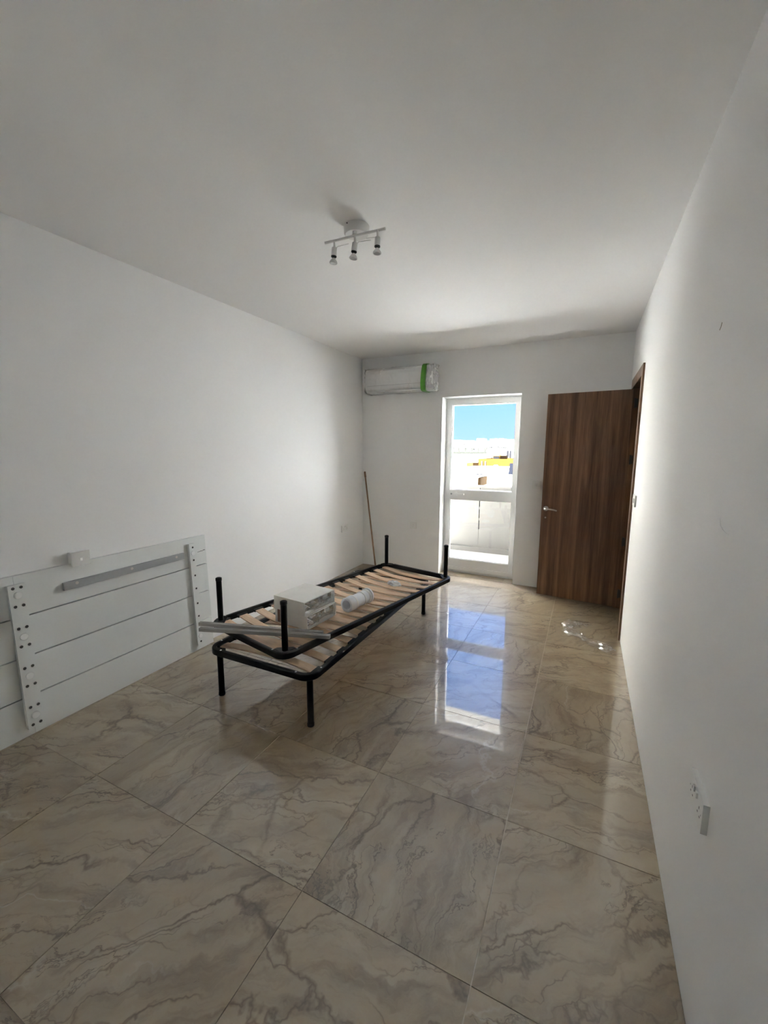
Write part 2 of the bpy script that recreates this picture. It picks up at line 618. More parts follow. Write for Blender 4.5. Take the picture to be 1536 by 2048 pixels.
# dark corridor beyond the doorway
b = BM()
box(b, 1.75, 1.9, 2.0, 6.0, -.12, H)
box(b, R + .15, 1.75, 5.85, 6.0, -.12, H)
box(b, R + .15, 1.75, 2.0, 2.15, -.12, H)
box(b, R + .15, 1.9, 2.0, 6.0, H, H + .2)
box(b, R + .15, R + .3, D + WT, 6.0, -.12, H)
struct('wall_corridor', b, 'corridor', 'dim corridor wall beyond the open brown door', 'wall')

# ------------------------------------------------------------------ balcony door (white, glazed)
FY = D + .18                                   # room-side face of the frame
bd = thing('door_1', ((XL + XR) / 2, FY, 0))
tag(bd, 'white framed glass balcony door with a mid rail and a solid bottom panel', 'door', kind='structure')
hw = (XR - XL) / 2
b = BM()
fo = .038
box(b, -hw, -hw + fo, 0, .07, 0, ZT)
box(b, hw - fo, hw, 0, .07, 0, ZT)
box(b, -hw + fo, hw - fo, 0, .07, ZT - fo, ZT)
box(b, -hw + fo, hw - fo, 0, .07, 0, .025)
obj('door_frame', b, 'upvc', bd, bevel=.004)
b = BM()
box(b, -hw + .004, -hw + .014, -.004, 0, 0, ZT - .004)
box(b, hw - .014, hw - .004, -.004, 0, 0, ZT - .004)
box(b, -hw + .014, hw - .014, -.004, 0, ZT - .014, ZT - .004)
obj('cover_strip', b, 'upvc', bd)
GX0, GX1 = -1.545 + 1.165, -.79 + 1.165          # glass edges in door coordinates
GZ = ((.19, .954), (1.086, 2.13))
b = BM()
so_ = .034
sl, sr = -hw + so_, hw - so_
box(b, sl, GX0 - .008, -.012, .05, .03, ZT - .03)
box(b, GX1 + .008, sr, -.012, .05, .03, ZT - .03)
box(b, GX0 - .008, GX1 + .008, -.012, .05, GZ[1][1] + .008, ZT - .03)
box(b, GX0 - .008, GX1 + .008, -.012, .05, GZ[0][1] + .008, GZ[1][0] - .008)
box(b, GX0 - .008, GX1 + .008, -.012, .05, .03, .075)
box(b, GX0 - .008, GX1 + .008, -.012, .05, GZ[0][0] - .03, GZ[0][0] - .008)
obj('sash', b, 'upvc', bd, bevel=.003)
b = BM()
box(b, GX0 - .004, GX1 + .004, .004, .04, .075, GZ[0][0] - .03)
obj('bottom_panel', b, 'upvc', bd)
for z0, z1 in GZ:
    b = BM()
    t = .009
    box(b, GX0 - t, GX0, .0, .045, z0 - t, z1 + t)
    box(b, GX1, GX1 + t, .0, .045, z0 - t, z1 + t)
    box(b, GX0, GX1, .0, .045, z0 - t, z0)
    box(b, GX0, GX1, .0, .045, z1, z1 + t)
    obj('glazing_bead', b, 'upvc', bd)
    b = BM()
    box(b, GX0, GX1, .018, .024, z0, z1)
    obj('pane', b, 'glass', bd)
b = BM()
zr = (GZ[0][1] + GZ[1][0]) / 2 + .012
box(b, GX0 + .055, GX0 + .085, -.022, -.012, zr - .022, zr + .022)
box(b, GX0 + .062, GX0 + .078, -.05, -.022, zr - .008, zr + .008)
box(b, GX0 + .060, GX0 + .185, -.062, -.046, zr - .010, zr + .010)
obj('handle', b, 'board_cap', bd, bevel=.004)
b = BM()
lathe(b, (GX0 + .012, -.012, zr - .004), (0, -1, 0), [(0, .012), (.006, .012), (.006, 0)], 14)
obj('lock_cylinder', b, 'greyrail', bd, smooth=True)

# ------------------------------------------------------------------ room door, open against the end wall
rd = thing('door_2', (R - .004, 4.668, 0))
tag(rd, 'open walnut veneer door swung back towards the end wall', 'door', kind='structure')
LW = .757
ang = math.atan2(4.742 - 4.668, -.402 - .352)
leaf = thing('leaf_pivot')
b = BM()
box(b, 0, LW, -.040, 0, .008, 2.156)
lf = obj('door_leaf', b, 'walnut', rd, bevel=.0015, seg=1)
bpy.data.objects.remove(leaf)
lf.rotation_euler = (0, 0, ang)
b = BM()
box(b, LW - .0005, LW + .0015, -.0395, -.0005, .008, 2.156)
eo = obj('edge_band', b, 'walnut_edge', lf)
# handle on the visible (camera) side is local +y
hx, hz = .757 - .045, .965
b = BM()
lathe(b, (hx, 0, hz), (0, 1, 0), [(0, .026), (.008, .026), (.010, .023), (.010, 0)], 24)
ho = obj('handle', b, 'chrome', lf, smooth=True)
b = BM()
tube(b, [(hx, .006, hz), (hx, .045, hz), (hx - .01, .053, hz), (hx - .05, .055, hz - .001), (hx - .09, .055, hz - .005), (hx - .118, .054, hz - .011)], .0085, 12)
obj('lever', b, 'chrome', rd, smooth=True).rotation_euler = (0, 0, ang)
b = BM()
lathe(b, (hx, 0, hz - .098), (0, 1, 0), [(0, .009), (.006, .009), (.006, 0)], 16)
obj('key_escutcheon', b, 'chrome', lf, smooth=True)
for z in (2.025, 1.495, .687, .152):
    b = BM()
    rod(b, (.004, .002, z - .045), (.004, .002, z + .045), .0075, 12)
    box(b, .004, .024, -.0025, .0005, z - .04, z + .04)
    hgo = obj('hinge', b, 'hinge_steel', rd, smooth=True)
    hgo.location = (.022, -.006, 0)
# frame lining and casing
tr = thing('trim_1', (R, 4.286, 0))
tag(tr, 'dark walnut door lining and flat casing around the doorway', 'door frame', kind='structure')
b = BM()
box(b, -.002, .155, 3.885 - 4.286, 3.907 - 4.286, 0, 2.178)
obj('jamb', b, 'walnut', tr)
b = BM()
box(b, -.002, .155, 4.668 - 4.286, 4.687 - 4.286, 0, 2.178)
obj('jamb', b, 'walnut', tr)
b = BM()
box(b, -.002, .155, 3.907 - 4.286, 4.668 - 4.286, 2.158, 2.178)
obj('head_lining', b, 'walnut', tr)
b = BM()
box(b, -.014, .0, 3.836 - 4.286, 3.907 - 4.286, 0, 2.244)
obj('casing', b, 'walnut', tr, bevel=.002, seg=1)
b = BM()
box(b, -.014, .0, 4.671 - 4.286, 4.738 - 4.286, 0, 2.244)
obj('casing', b, 'walnut', tr, bevel=.002, seg=1)
b = BM()
box(b, -.014, .0, 3.907 - 4.286, 4.671 - 4.286, 2.158, 2.244)
obj('casing', b, 'walnut', tr, bevel=.002, seg=1)
b = BM()
box(b, .05, .062, 3.907 - 4.286, 3.919 - 4.286, 0, 2.158)
box(b, .05, .062, 4.656 - 4.286, 4.668 - 4.286, 0, 2.158)
obj('door_stop', b, 'walnut', tr)

# ------------------------------------------------------------------ bed bases
BW, BL_ = .806, 1.966          # outer width, length
LX, LY = .349, .924          # leg positions
FZ0, FZ1 = .300, .342


def rr_path(hx_, hy_, rad, k=7):
    pts = []
    for cx, cy, a0 in ((hx_ - rad, hy_ - rad, 0), (-hx_ + rad, hy_ - rad, 90), (-hx_ + rad, -hy_ + rad, 180), (hx_ - rad, -hy_ + rad, 270)):
        for i in range(k + 1):
            a = math.radians(a0 + 90 * i / k)
            pts.append((cx + rad * math.cos(a), cy + rad * math.sin(a), math.cos(a), math.sin(a)))
    return pts


def make_bed():
    root = thing('bed_base')
    prof = [(0, FZ0 + .006), (0, FZ1 - .006), (-.004, FZ1 - .001), (-.012, FZ1), (-.024, FZ1), (-.028, FZ1 - .004), (-.028, FZ0 + .014), (-.024, FZ0 + .002), (-.016, FZ0), (-.006, FZ0 + .001)]
    b = BM()
    rings = []
    for x, y, nx, ny in rr_path(BW / 2, BL_ / 2, .085):
        rings.append([b.verts.new((x + nx * o, y + ny * o, z)) for o, z in prof])
    n_ = len(rings)
    for i in range(n_):
        a, c = rings[i], rings[(i + 1) % n_]
        for j in range(len(prof)):
            k = (j + 1) % len(prof)
            b.faces.new((a[j], a[k], c[k], c[j]))
    obj('frame', b, 'black', root, smooth=True)
    leg0 = None
    for sx in (-1, 1):
        for sy in (-1, 1):
            if leg0 is None:
                b = BM()
                lathe(b, (0, 0, .012), (0, 0, 1), [(0, 0), (0, .0185), (FZ1 - .03, .0185), (FZ1 - .03, 0)], 18)
                leg0 = lg = obj('leg', b, 'black', root, smooth=True)
                b = BM()
                lathe(b, (0, 0, 0), (0, 0, 1), [(0, 0), (0, .006), (.002, .0185), (.004, .0205), (.020, .0207), (.024, .0185)], 18)
                cap0 = obj('foot_cap', b, 'rubber', lg, smooth=True)
                b = BM()
                lathe(b, (0, 0, -.0004), (0, 0, 1), [(0, 0), (0, .0125), (.003, .0125), (.003, 0)], 16)
                obj('foot_recess', b, 'dark_hole', lg)
            else:
                lg = copy_of(leg0, root)
                for ch in list(leg0.children):
                    copy_of(ch, lg)
            lg.location = (sx * LX, sy * LY, 0)
            # corner plate carrying the leg, with three bolts
            b = BM()
            pl = [(0, 0), (.088, 0), (.088, .02), (.02, .088), (0, .088)]
            px_, py_ = sx * (BW / 2 - .112), sy * (BL_ / 2 - .112)
            lo = [b.verts.new((px_ + sx * .084 - sx * u, py_ + sy * .084 - sy * v, FZ0 + .002)) for u, v in pl]
            hi = [b.verts.new((px_ + sx * .084 - sx * u, py_ + sy * .084 - sy * v, FZ0 + .006)) for u, v in pl]
            b.faces.new(lo)
            b.faces.new(hi[::-1])
            for i in range(5):
                j = (i + 1) % 5
                b.faces.new((lo[i], lo[j], hi[j], hi[i]))
            br = obj('corner_bracket', b, 'black', root)
            for bx, by in ((sx * (BW / 2 - .115), sy * (BL_ / 2 - .014)), (sx * (BW / 2 - .014), sy * (BL_ / 2 - .115))):
                for zz, dz in ((FZ1 - .001, 1), (FZ0 + .001, -1)):
                    b = BM()
                    lathe(b, (bx, by, zz), (0, 0, dz), [(0, 0), (0, .0062), (.002, .006), (.0042, .003), (.0045, 0)], 12)
                    obj('bolt', b, 'zinc', br, smooth=True)
    ns = 14
    hxs = BW / 2 - .030
    slat0 = hold0 = None
    for i in range(ns):
        y = -BL_ / 2 + .098 + (BL_ - .196) * i / (ns - 1)
        if slat0 is None:
            b = BM()
            k = 12
            top, bot = [], []
            for j in range(k + 1):
                x = -hxs + 2 * hxs * j / k
                z = .322 + .030 * (1 - (x / hxs) ** 2)
                top.append([b.verts.new((x, s, z + .004)) for s in (-.032, .032)])
                bot.append([b.verts.new((x, s, z - .004)) for s in (-.032, .032)])
            for j in range(k):
                b.faces.new((top[j][0], top[j + 1][0], top[j + 1][1], top[j][1]))
                b.faces.new((bot[j][1], bot[j + 1][1], bot[j + 1][0], bot[j][0]))
                for s in (0, 1):
                    b.faces.new((top[j][s], top[j + 1][s], bot[j + 1][s], bot[j][s]))
            b.faces.new((top[0][0], top[0][1], bot[0][1], bot[0][0]))
            b.faces.new((top[k][0], top[k][1], bot[k][1], bot[k][0]))
            sl_ = slat0 = obj('slat', b, 'birch', root)
        else:
            sl_ = copy_of(slat0, root)
        sl_.location = (0, y, 0)
        for s in (-1, 1):
            if hold0 is None:
                b = BM()
                box(b, -.012, .016, -.038, .038, -.009, .009)
                h_ = hold0 = obj('slat_holder', b, 'rubber', sl_, bevel=.002, seg=1)
            else:
                h_ = copy_of(hold0, sl_)
            h_.location = (s * (BW / 2 - .036), 0, .325)
    return root


def copy_tree(o, parent=None):
    c = o.copy()
    C.objects.link(c)
    if parent is not None:
        c.parent = parent
    for ch in list(o.children):
        copy_tree(ch, c)
    return c


bed = make_bed()
bed2 = copy_tree(bed)
bed.location = (-1.679, 2.718, 0)
tag(bed, 'black metal bed base with birch slats standing on its legs, underneath', 'bed base', 'two slatted bed bases')
bed2.location = (-1.655, 2.795, .715)
bed2.rotation_euler = (PI, 0, math.radians(-12.75))
tag(bed2, 'black slatted bed base laid upside down on top, legs pointing up', 'bed base', 'two slatted bed bases')

UC = Vector((-1.655, 2.795))


def slat_z(x, y):
    d_ = Vector((x, y)) - UC
    u = d_.x * .9753 - d_.y * .2207
    return .715 - (.322 + .030 * (1 - min(1, (u / .37) ** 2))) + .004


# two cartons stacked on the slats


def carton(name, loc, rz, wx, wy, h, label, seed, tape):
    t = thing(name, loc, (0, 0, rz))
    tag(t, label, 'box', 'wrapped cartons on the bed base')
    hx_, hy_ = wx / 2, wy / 2
    b = BM()
    box(b, -hx_, hx_ - .0, -hy_, hy_, h - .006, h)
    box(b, -hx_, hx_ - .0, -hy_, hy_, 0, .006)
    box(b, -hx_, hx_, -hy_, -hy_ + .006, .006, h - .006)
    box(b, -hx_, hx_, hy_ - .006, hy_, .006, h - .006)
    box(b, -hx_, -hx_ + .006, -hy_ + .006, hy_ - .006, .006, h - .006)
    obj('carton_sleeve', b, 'carton', t, bevel=.003)
    b = BM()
    crumple(b, lambda u, v: (hx_ - .03 + .012 * math.sin(9 * u + seed), -hy_ + .008 + (wy - .016) * u, .008 + (h - .016) * v), 14, 5, (.006, .003, .003), seed)
    obj('contents', b, 'silver', t)
    b = BM()
    box(b, hx_ - .028, hx_ - .010, -hy_ + .02, -hy_ + .034, h * .32, h * .38)
    s = obj('white_strip', b, 'board_cap', t)
    b = BM()
    tube(b, [(hx_ - .02, -hy_ + .018, h * .78), (hx_ - .008, -hy_ + .062, h * .42)], .0035, 8)
    obj('fixing_rod', b, 'board_cap', t, smooth=True)
    b = BM()
    box(b, hx_ - .02, hx_ - .006, hy_ - .11, hy_ - .07, h * .55, h * .86)
    obj('paper_tag', b, 'board_cap', t)
    # clear wrap over the open end and the left gusset
    b = BM()
    crumple(b, lambda u, v: (hx_ + .004 + .004 * math.sin(11 * u + 5 * v), -hy_ + wy * u, .005 + (h - .01) * v), 12, 6, (.005, .004, .003), seed + 3)
    obj('film_wrap', b, 'clear', t)
    b = BM()
    crumple(b, lambda u, v: (-hx_ - .002 - .045 * v * (1 - abs(2 * u - 1) * .4), -hy_ + .02 + (wy * .5) * u, h * (.55 - .25 * v)), 8, 5, (.008, .006, .008), seed + 5)
    obj('film_gusset', b, 'clear', t)
    if tape:
        b = BM()
        box(b, -hx_ + .022, -hx_ + .048, -hy_ - .0012, -hy_ - .0002, .004, h - .002)
        obj('tape_strip', b, 'brown', t)
    return t


zb = max(slat_z(-1.616, 2.158), slat_z(-1.93, 2.19), slat_z(-1.57, 2.44), slat_z(-1.87, 2.51)) + .0015
bx_c = (-1.738, 2.325)
carton('wrapped_carton', (bx_c[0] - .006, bx_c[1] + .005, zb), math.radians(-5), .292, .315, .098, 'lower film-wrapped white carton with a brown tape strip', 11, True)
carton('wrapped_carton', (bx_c[0] - .012, bx_c[1] + .0, zb + .0995), math.radians(-6), .285, .318, .094, 'upper film-wrapped white carton with smooth pale top', 29, False)

# white pipe connector
pa, pb = Vector((-1.540, 2.548)), Vector((-1.500, 2.822))
pz = slat_z(-1.52, 2.68) + .0575
ax = Vector((pb.x - pa.x, pb.y - pa.y, 0))
Lp = ax.length
pipe = thing('pipe_connector', (pa.x, pa.y, pz))
tag(pipe, 'white plastic pan connector pipe lying on the slats', 'pipe fitting')
b = BM()
lathe(b, (0, 0, 0), ax, [(.10, 0), (.10, .034), (.004, .036), (0, .040), (0, .052), (.004, .0555), (.070, .0555), (.074, .0515), (Lp - .105, .0495), (Lp - .1, .0495), (Lp - .06, .050), (Lp - .02, .052), (Lp - .018, .060), (Lp - .004, .060), (Lp, .057), (Lp, 0)], 32)
obj('pipe_body', b, 'pipe', pipe, smooth=True)
for a0, rr in ((.062, .0578), (Lp - .105, .0555), (Lp - .048, .0545)):
    b = BM()
    lathe(b, ax.normalized() * a0, ax, [(0, rr - .009), (.001, rr - .001), (.004, rr), (.014, rr), (.017, rr - .001), (.018, rr - .009)], 32)
    obj('collar_ring', b, 'board_cap', pipe, smooth=True)

# small white bag of fixings
b = BM()
bmesh.ops.create_icosphere(b, subdivisions=3, radius=1)
rnd = random.Random(4)
for v in b.verts:
    k = 1 + (rnd.random() - .5) * .34
    v.co = Vector((v.co.x * .060 * k, v.co.y * .045 * k, max(-.010, v.co.z * .030 * k)))
    if v.co.x > .03:
        v.co.y *= .45
        v.co.x += .018
sb_ = obj('fixings_bag', b, 'bag')
sb_.location = (-1.497, 3.318, slat_z(-1.497, 3.318) + .0105)
sb_.rotation_euler = (0, 0, -.3)
tag(sb_, 'small crumpled white plastic bag on the far slats', 'bag')

# two grey metal rails across the near end
for (p0, p1, lab) in (((-2.250, 1.838), (-1.432, 2.080), 'grey metal rail lying across the bed base, further one beside the cartons'),
                      ((-2.176, 1.776), (-1.362, 2.056), 'grey metal rail lying across the bed base, nearer to the front edge')):
    d_ = Vector((p1[0] - p0[0], p1[1] - p0[1]))
    ln = d_.length
    t = thing('metal_rail', (p0[0], p0[1], .4165), (0, 0, math.atan2(d_.y, d_.x)))
    tag(t, lab, 'metal rail', 'grey metal rails')
    b = BM()
    pr = [(-.013, 0), (.013, 0), (.013, .020), (.010, .024), (.005, .024), (.005, .021), (-.010, .021), (-.010, .024), (-.013, .020)]
    A = [b.verts.new((0, y, z)) for y, z in pr]
    B_ = [b.verts.new((ln, y, z)) for y, z in pr]
    b.faces.new(A)
    b.faces.new(B_[::-1])
    for i in range(len(pr)):
        j = (i + 1) % len(pr)
        b.faces.new((A[i], A[j], B_[j], B_[i]))
    obj('rail_profile', b, 'steel_rail', t)
    for k in range(4):
        b = BM()
        lathe(b, (ln * (.12 + .25 * k), .009, .0242), (0, 0, 1), [(0, .0035), (.0012, .003), (.0012, 0)], 8)
        obj('rivet', b, 'greyrail', t)

# ------------------------------------------------------------------ headboard leaning on the left wall
hb = thing('slatted_headboard', (-2.6945, 0, 0), (0, -math.atan(.033 / .9), 0))
tag(hb, 'white panel of wide horizontal boards leaning against the wall', 'headboard')
zb_ = (0.0, .222, .447, .672, .902)
for y0, y1 in ((.10, 1.0655), (1.0672, 2.312)):
    for i in range(4):
        b = BM()
        box(b, -.006, .018, y0, y1, zb_[i] + (.0038 if i else .001), zb_[i + 1] - (.0038 if i < 3 else 0))
        obj('board', b, 'board', hb, bevel=.0015, seg=1)


def screw(parent, x, y, z, r=.0078, ring='hinge_steel'):
    b = BM()
    lathe(b, (x, y, z), (1, 0, 0), [(0, r), (.0012, r), (.0016, r * .8), (.0008, r * .55), (.0008, 0)], 14)
    s = obj('screw', b, ring, parent, smooth=True)
    b = BM()
    lathe(b, (x + .0009, y, z), (1, 0, 0), [(0, r * .42), (.0006, r * .42), (.0006, 0)], 10)
    return s


for (y0, y1, kind) in ((1.030, 1.106, 'wide'), (2.146, 2.196, 'narrow')):
    b = BM()
    box(b, .018, .038, y0, y1, .045, .858)
    bt = obj('batten', b, 'board', hb, bevel=.002, seg=1)
    if kind == 'wide':
        for zz in (.840, .740, .618, .517, .393, .290, .166, .063):
            for yy in (1.0515, 1.0875):
                screw(bt, .038, yy, zz)
        for zz in (.800, .568, .344, .113):
            b = BM()
            lathe(b, (.038, 1.069, zz), (1, 0, 0), [(0, .019), (.004, .019), (.0055, .0175), (.0055, 0)], 24)
            obj('round_cap', b, 'board_cap', bt, smooth=True)
    else:
        for zz in (.828, .728, .606, .502, .382, .278, .049 + .02):
            screw(bt, .038, 2.176, zz, .0075, 'socket_dark')
        for zz in (.783, .115):
            b = BM()
            lathe(b, (.038, 2.174, zz), (1, 0, 0), [(0, .017), (.004, .017), (.0055, .0155), (.0055, 0)], 24)
            obj('round_cap', b, 'board_cap', bt, smooth=True)
b = BM()
box(b, .018, .036, 1.288, 2.098, .756, .802)
gr_ = obj('hanging_rail', b, 'greyrail', hb, bevel=.003)
for yy in (1.358, 1.694, 2.032):
    screw(gr_, .036, yy, .785, .009, 'chrome')
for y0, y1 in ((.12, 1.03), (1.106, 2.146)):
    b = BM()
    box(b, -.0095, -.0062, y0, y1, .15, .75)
    obj('gap_shade_sheet', b, 'rubber', hb)  # black sheet standing in for the shade inside the board gaps
# small dark stamped print near the end of the top board
for k, (ya, wd, za, hh) in enumerate(((2.234, .007, .775, .004), (2.244, .012, .776, .004), (2.259, .006, .777, .006), (2.268, .014, .777, .004), (2.285, .007, .779, .007), (2.295, .008, .779, .006))):
    b = BM()
    box(b, .018, .0184, ya, ya + wd, za, za + hh)
    obj('printed_mark', b, 'socket_dark', hb)

# ------------------------------------------------------------------ sockets and switches


def wall_plate(name, loc, rot, w_, h_, dp, label, cat, gang, toggles=(), pins=(), knobs=(), dots=(), cover=False):
    """Local: x along the wall, z up, -y out of the wall."""
    t = thing(name, loc, rot)
    tag(t, label, cat)
    b = BM()
    box(b, -w_ / 2, w_ / 2, -dp, 0, -h_ / 2, h_ / 2)
    obj('plate', b, 'socket', t, bevel=.0025)
    for (x, z, a, c) in toggles:
        b = BM()
        box(b, x - a / 2, x + a / 2, -dp - .0045, -dp + .001, z - c / 2, z + c / 2)
        obj('rocker', b, 'socket', t, bevel=.0012, seg=1)
    for (x, z) in pins:
        for dx, dz, a, c in ((0, .011, .004, .008), (-.011, -.008, .0065, .004), (.011, -.008, .0065, .004)):
            b = BM()
            box(b, x + dx - a / 2, x + dx + a / 2, -dp - .0003, -dp + .001, z + dz - c / 2, z + dz + c / 2)
            obj('pin_slot', b, 'socket_dark', t)
    for (x, z, r_) in knobs:
        b = BM()
        lathe(b, (x, -dp, z), (0, -1, 0), [(0, r_), (.006, r_), (.009, r_ * .8), (.009, 0)], 20)
        obj('knob', b, 'socket', t, smooth=True)
    for (x, z, r_) in dots:
        b = BM()
        lathe(b, (x, -dp + .0002, z), (0, -1, 0), [(0, r_), (.0006, r_), (.0006, 0)], 12)
        obj('screw_hole', b, 'greyrail', t)
    if cover:
        b = BM()
        q = .004
        box(b, -w_ / 2 - q, w_ / 2 + q, -dp - .003, -dp - .002, -h_ / 2 - q, h_ / 2 + q)
        obj('clear_cover', b, 'clear', t)
    return t


RX = (0, 0, PI / 2)        # plate facing +x (on the left wall)
RXr = (0, 0, -PI / 2)      # plate facing -x (on the right wall)
wall_plate('wall_socket', (R, 1.317, .609), RXr, .146, .086, .015, 'white double socket low on the side wall near the viewer', 'socket', 2,
           toggles=((-.013, .024, .011, .016), (.013, .024, .011, .016)), pins=((-.040, -.004), (.040, -.004)), dots=((-.06, 0, .0025), (.06, 0, .0025)))
wall_plate('wall_socket', (-L, 4.497, .585), RX, .146, .086, .012, 'white double socket low on the long wall near the far corner', 'socket', 2,
           toggles=((-.013, .024, .011, .016), (.013, .024, .011, .016)), pins=((-.040, -.004), (.040, -.004)))
wall_plate('wall_socket', (-1.985, D, .606), (0, 0, 0), .088, .088, .012, 'white single outlet plate low on the end wall beside the balcony door', 'socket', 1,
           knobs=((0, .012, .007), (0, -.014, .005)), dots=((-.03, -.036, .002), (.03, -.036, .002)))
wall_plate('light_switch', (-.494, D, 1.196), (0, 0, 0), .088, .088, .026, 'white dimmer switch box on the end wall beside the brown door', 'switch', 1, knobs=((0, 0, .016),))
wall_plate('light_switch', (R, 3.66, 1.205), RXr, .146, .086, .012, 'white switch plate on the side wall next to the door casing', 'switch', 1,
           toggles=((-.03, 0, .02, .034), (.03, 0, .02, .034)))
wall_plate('wall_socket', (-L, 1.395, .926), RX, .095, .080, .040, 'white switched spur box on the long wall above the leaning headboard', 'socket', 1,
           toggles=((.002, -.006, .014, .016),), cover=True)

# ------------------------------------------------------------------ wooden pole in the corner
p0, p1 = Vector((-2.300, 4.550, .004)), Vector((-2.694, 4.972, 1.292))
po = thing('wooden_pole', p0)
tag(po, 'slim brown wooden pole leaning in the far corner', 'pole')
b = BM()
rod(b, (0, 0, 0), (p1 - p0) * .95, .0105, 12)
obj('shaft', b, 'pole', po, smooth=True)
b = BM()
dd = (p1 - p0)
lathe(b, dd * .94, dd, [(0, .0105), (.004, .0135), (dd.length * .055, .0125), (dd.length * .06, 0)], 12)
obj('end_grip', b, 'walnut', po, smooth=True)

# ------------------------------------------------------------------ air conditioner in its bag
AX0, AX1, AZ0, AZ1, AD = -2.585, -1.690, 2.295, 2.580, .205
ac = thing('air_conditioner', ((AX0 + AX1) / 2, D, AZ0))
tag(ac, 'white split air conditioner still wrapped in plastic with green tape', 'air conditioner')
hwa, hh = (AX1 - AX0) / 2, AZ1 - AZ0
prof = [(0, 0), (-.13, 0), (-.165, .008), (-.192, .035), (-.203, .075), (-.205, .14), (-.200, .215), (-.188, .255), (-.16, .278), (-.12, hh), (0, hh)]
b = BM()
A = [b.verts.new((-hwa, y, z)) for y, z in prof]
B_ = [b.verts.new((hwa, y, z)) for y, z in prof]
b.faces.new(A)
b.faces.new(B_[::-1])
for i in range(len(prof)):
    j = (i + 1) % len(prof)
    b.faces.new((A[i], A[j], B_[j], B_[i]))
obj('shell', b, 'ac_white', ac, bevel=.006)
b = BM()
box(b, -hwa + .03, hwa - .12, -.2048, -.199, .0735, .0775)
obj('flap_gap', b, 'greyrail', ac)
b = BM()
box(b, -hwa + .03, hwa - .12, -.19, -.15, .002, .012)
obj('louvre', b, 'ac_white', ac).rotation_euler = (0, 0, 0)
# tape band around the front
b = BM()
tx0, tx1 = hwa - .150, hwa - .088
pts = [(y - .019 if y < -.01 else y, z + (.016 if z > .24 else -.016 if z < .03 else 0)) for y, z in prof]
for i in range(len(pts) - 1):
    (ya, za), (yb, zb2) = pts[i], pts[i + 1]
    b.faces.new([b.verts.new(p) for p in ((tx0 + .02 * (za / hh), ya, za), (tx1 + .02 * (za / hh), ya, za), (tx1 + .02 * (zb2 / hh), yb, zb2), (tx0 + .02 * (zb2 / hh), yb, zb2))])
bmesh.ops.remove_doubles(b, verts=b.verts[:], dist=.0005)
obj('tape_band', b, 'green', ac)
# the bag: loose film around the body, bunched at both ends


def ac_surf(x, s, off):
    n_ = len(prof) - 1
    f = s * n_
    i = min(n_ - 1, int(f))
    k = f - i
    y = prof[i][0] * (1 - k) + prof[i + 1][0] * k
    z = prof[i][1] * (1 - k) + prof[i + 1][1] * k
    cy0, cz0 = -.08, hh / 2
    d_ = Vector((0, y - cy0, z - cz0))
    d_ = d_ * (1 + off / max(.05, d_.length))
    return (x, min(-.001, cy0 + d_.y), cz0 + d_.z)


b = BM()
crumple(b, lambda u, v: ac_surf(-hwa - .028 + (2 * hwa + .05) * u, v, .010 + .006 * math.sin(17 * u)), 40, 14, (.006, .004, .005), 51)
obj('bag_film', b, 'ac_film', ac)
for s, nm in ((-1, 71), (1, 73)):
    b = BM()
    x0 = s * hwa
    crumple(b, lambda u, v: (x0 + s * (.006 + .022 * math.sin(PI * u) * math.sin(PI * v)), -.20 * u, -.006 + (hh + .010) * v), 9, 11, (.010, .006, .007), nm)
    obj('bag_end', b, 'haze_film', ac)
b = BM()
crumple(b, lambda u, v: (hwa - .07 + .075 * u, -.211 + .016 * u * u, .012 + (hh - .03) * v), 7, 12, (.005, .006, .005), 87)
obj('bag_bunch', b, 'haze_film', ac)

# ------------------------------------------------------------------ ceiling spot bar
cl = thing('ceiling_spotlight', (-1.172, 2.072, H))
CO = Vector((-.010, .026, 0))
tag(cl, 'white three-spot ceiling light with a straight bar', 'ceiling light')
b = BM()
lathe(b, CO, (0, 0, -1), [(0, .062), (.002, .067), (.005, .0675), (.038, .066), (.045, .060), (.046, 0)], 36)
cn = obj('canopy', b, 'lamp_white', cl, smooth=True)
b = BM()
lathe(b, CO + Vector((-.019, -.064, -.010)), (-.28, -.96, 0), [(0, .0035), (.003, .0035), (.003, 0)], 10)
obj('canopy_screw', b, 'socket_dark', cn)
b = BM()
rod(b, (.0, -.010, -.044), (.002, -.018, -.066), .012, 14)
obj('bar_mount', b, 'lamp_white', cl, smooth=True)
BZ = -.070
b = BM()
rod(b, (-.178, -.021, BZ), (.180, -.016, BZ), .0068, 14)
obj('bar', b, 'lamp_white', cl, smooth=True)
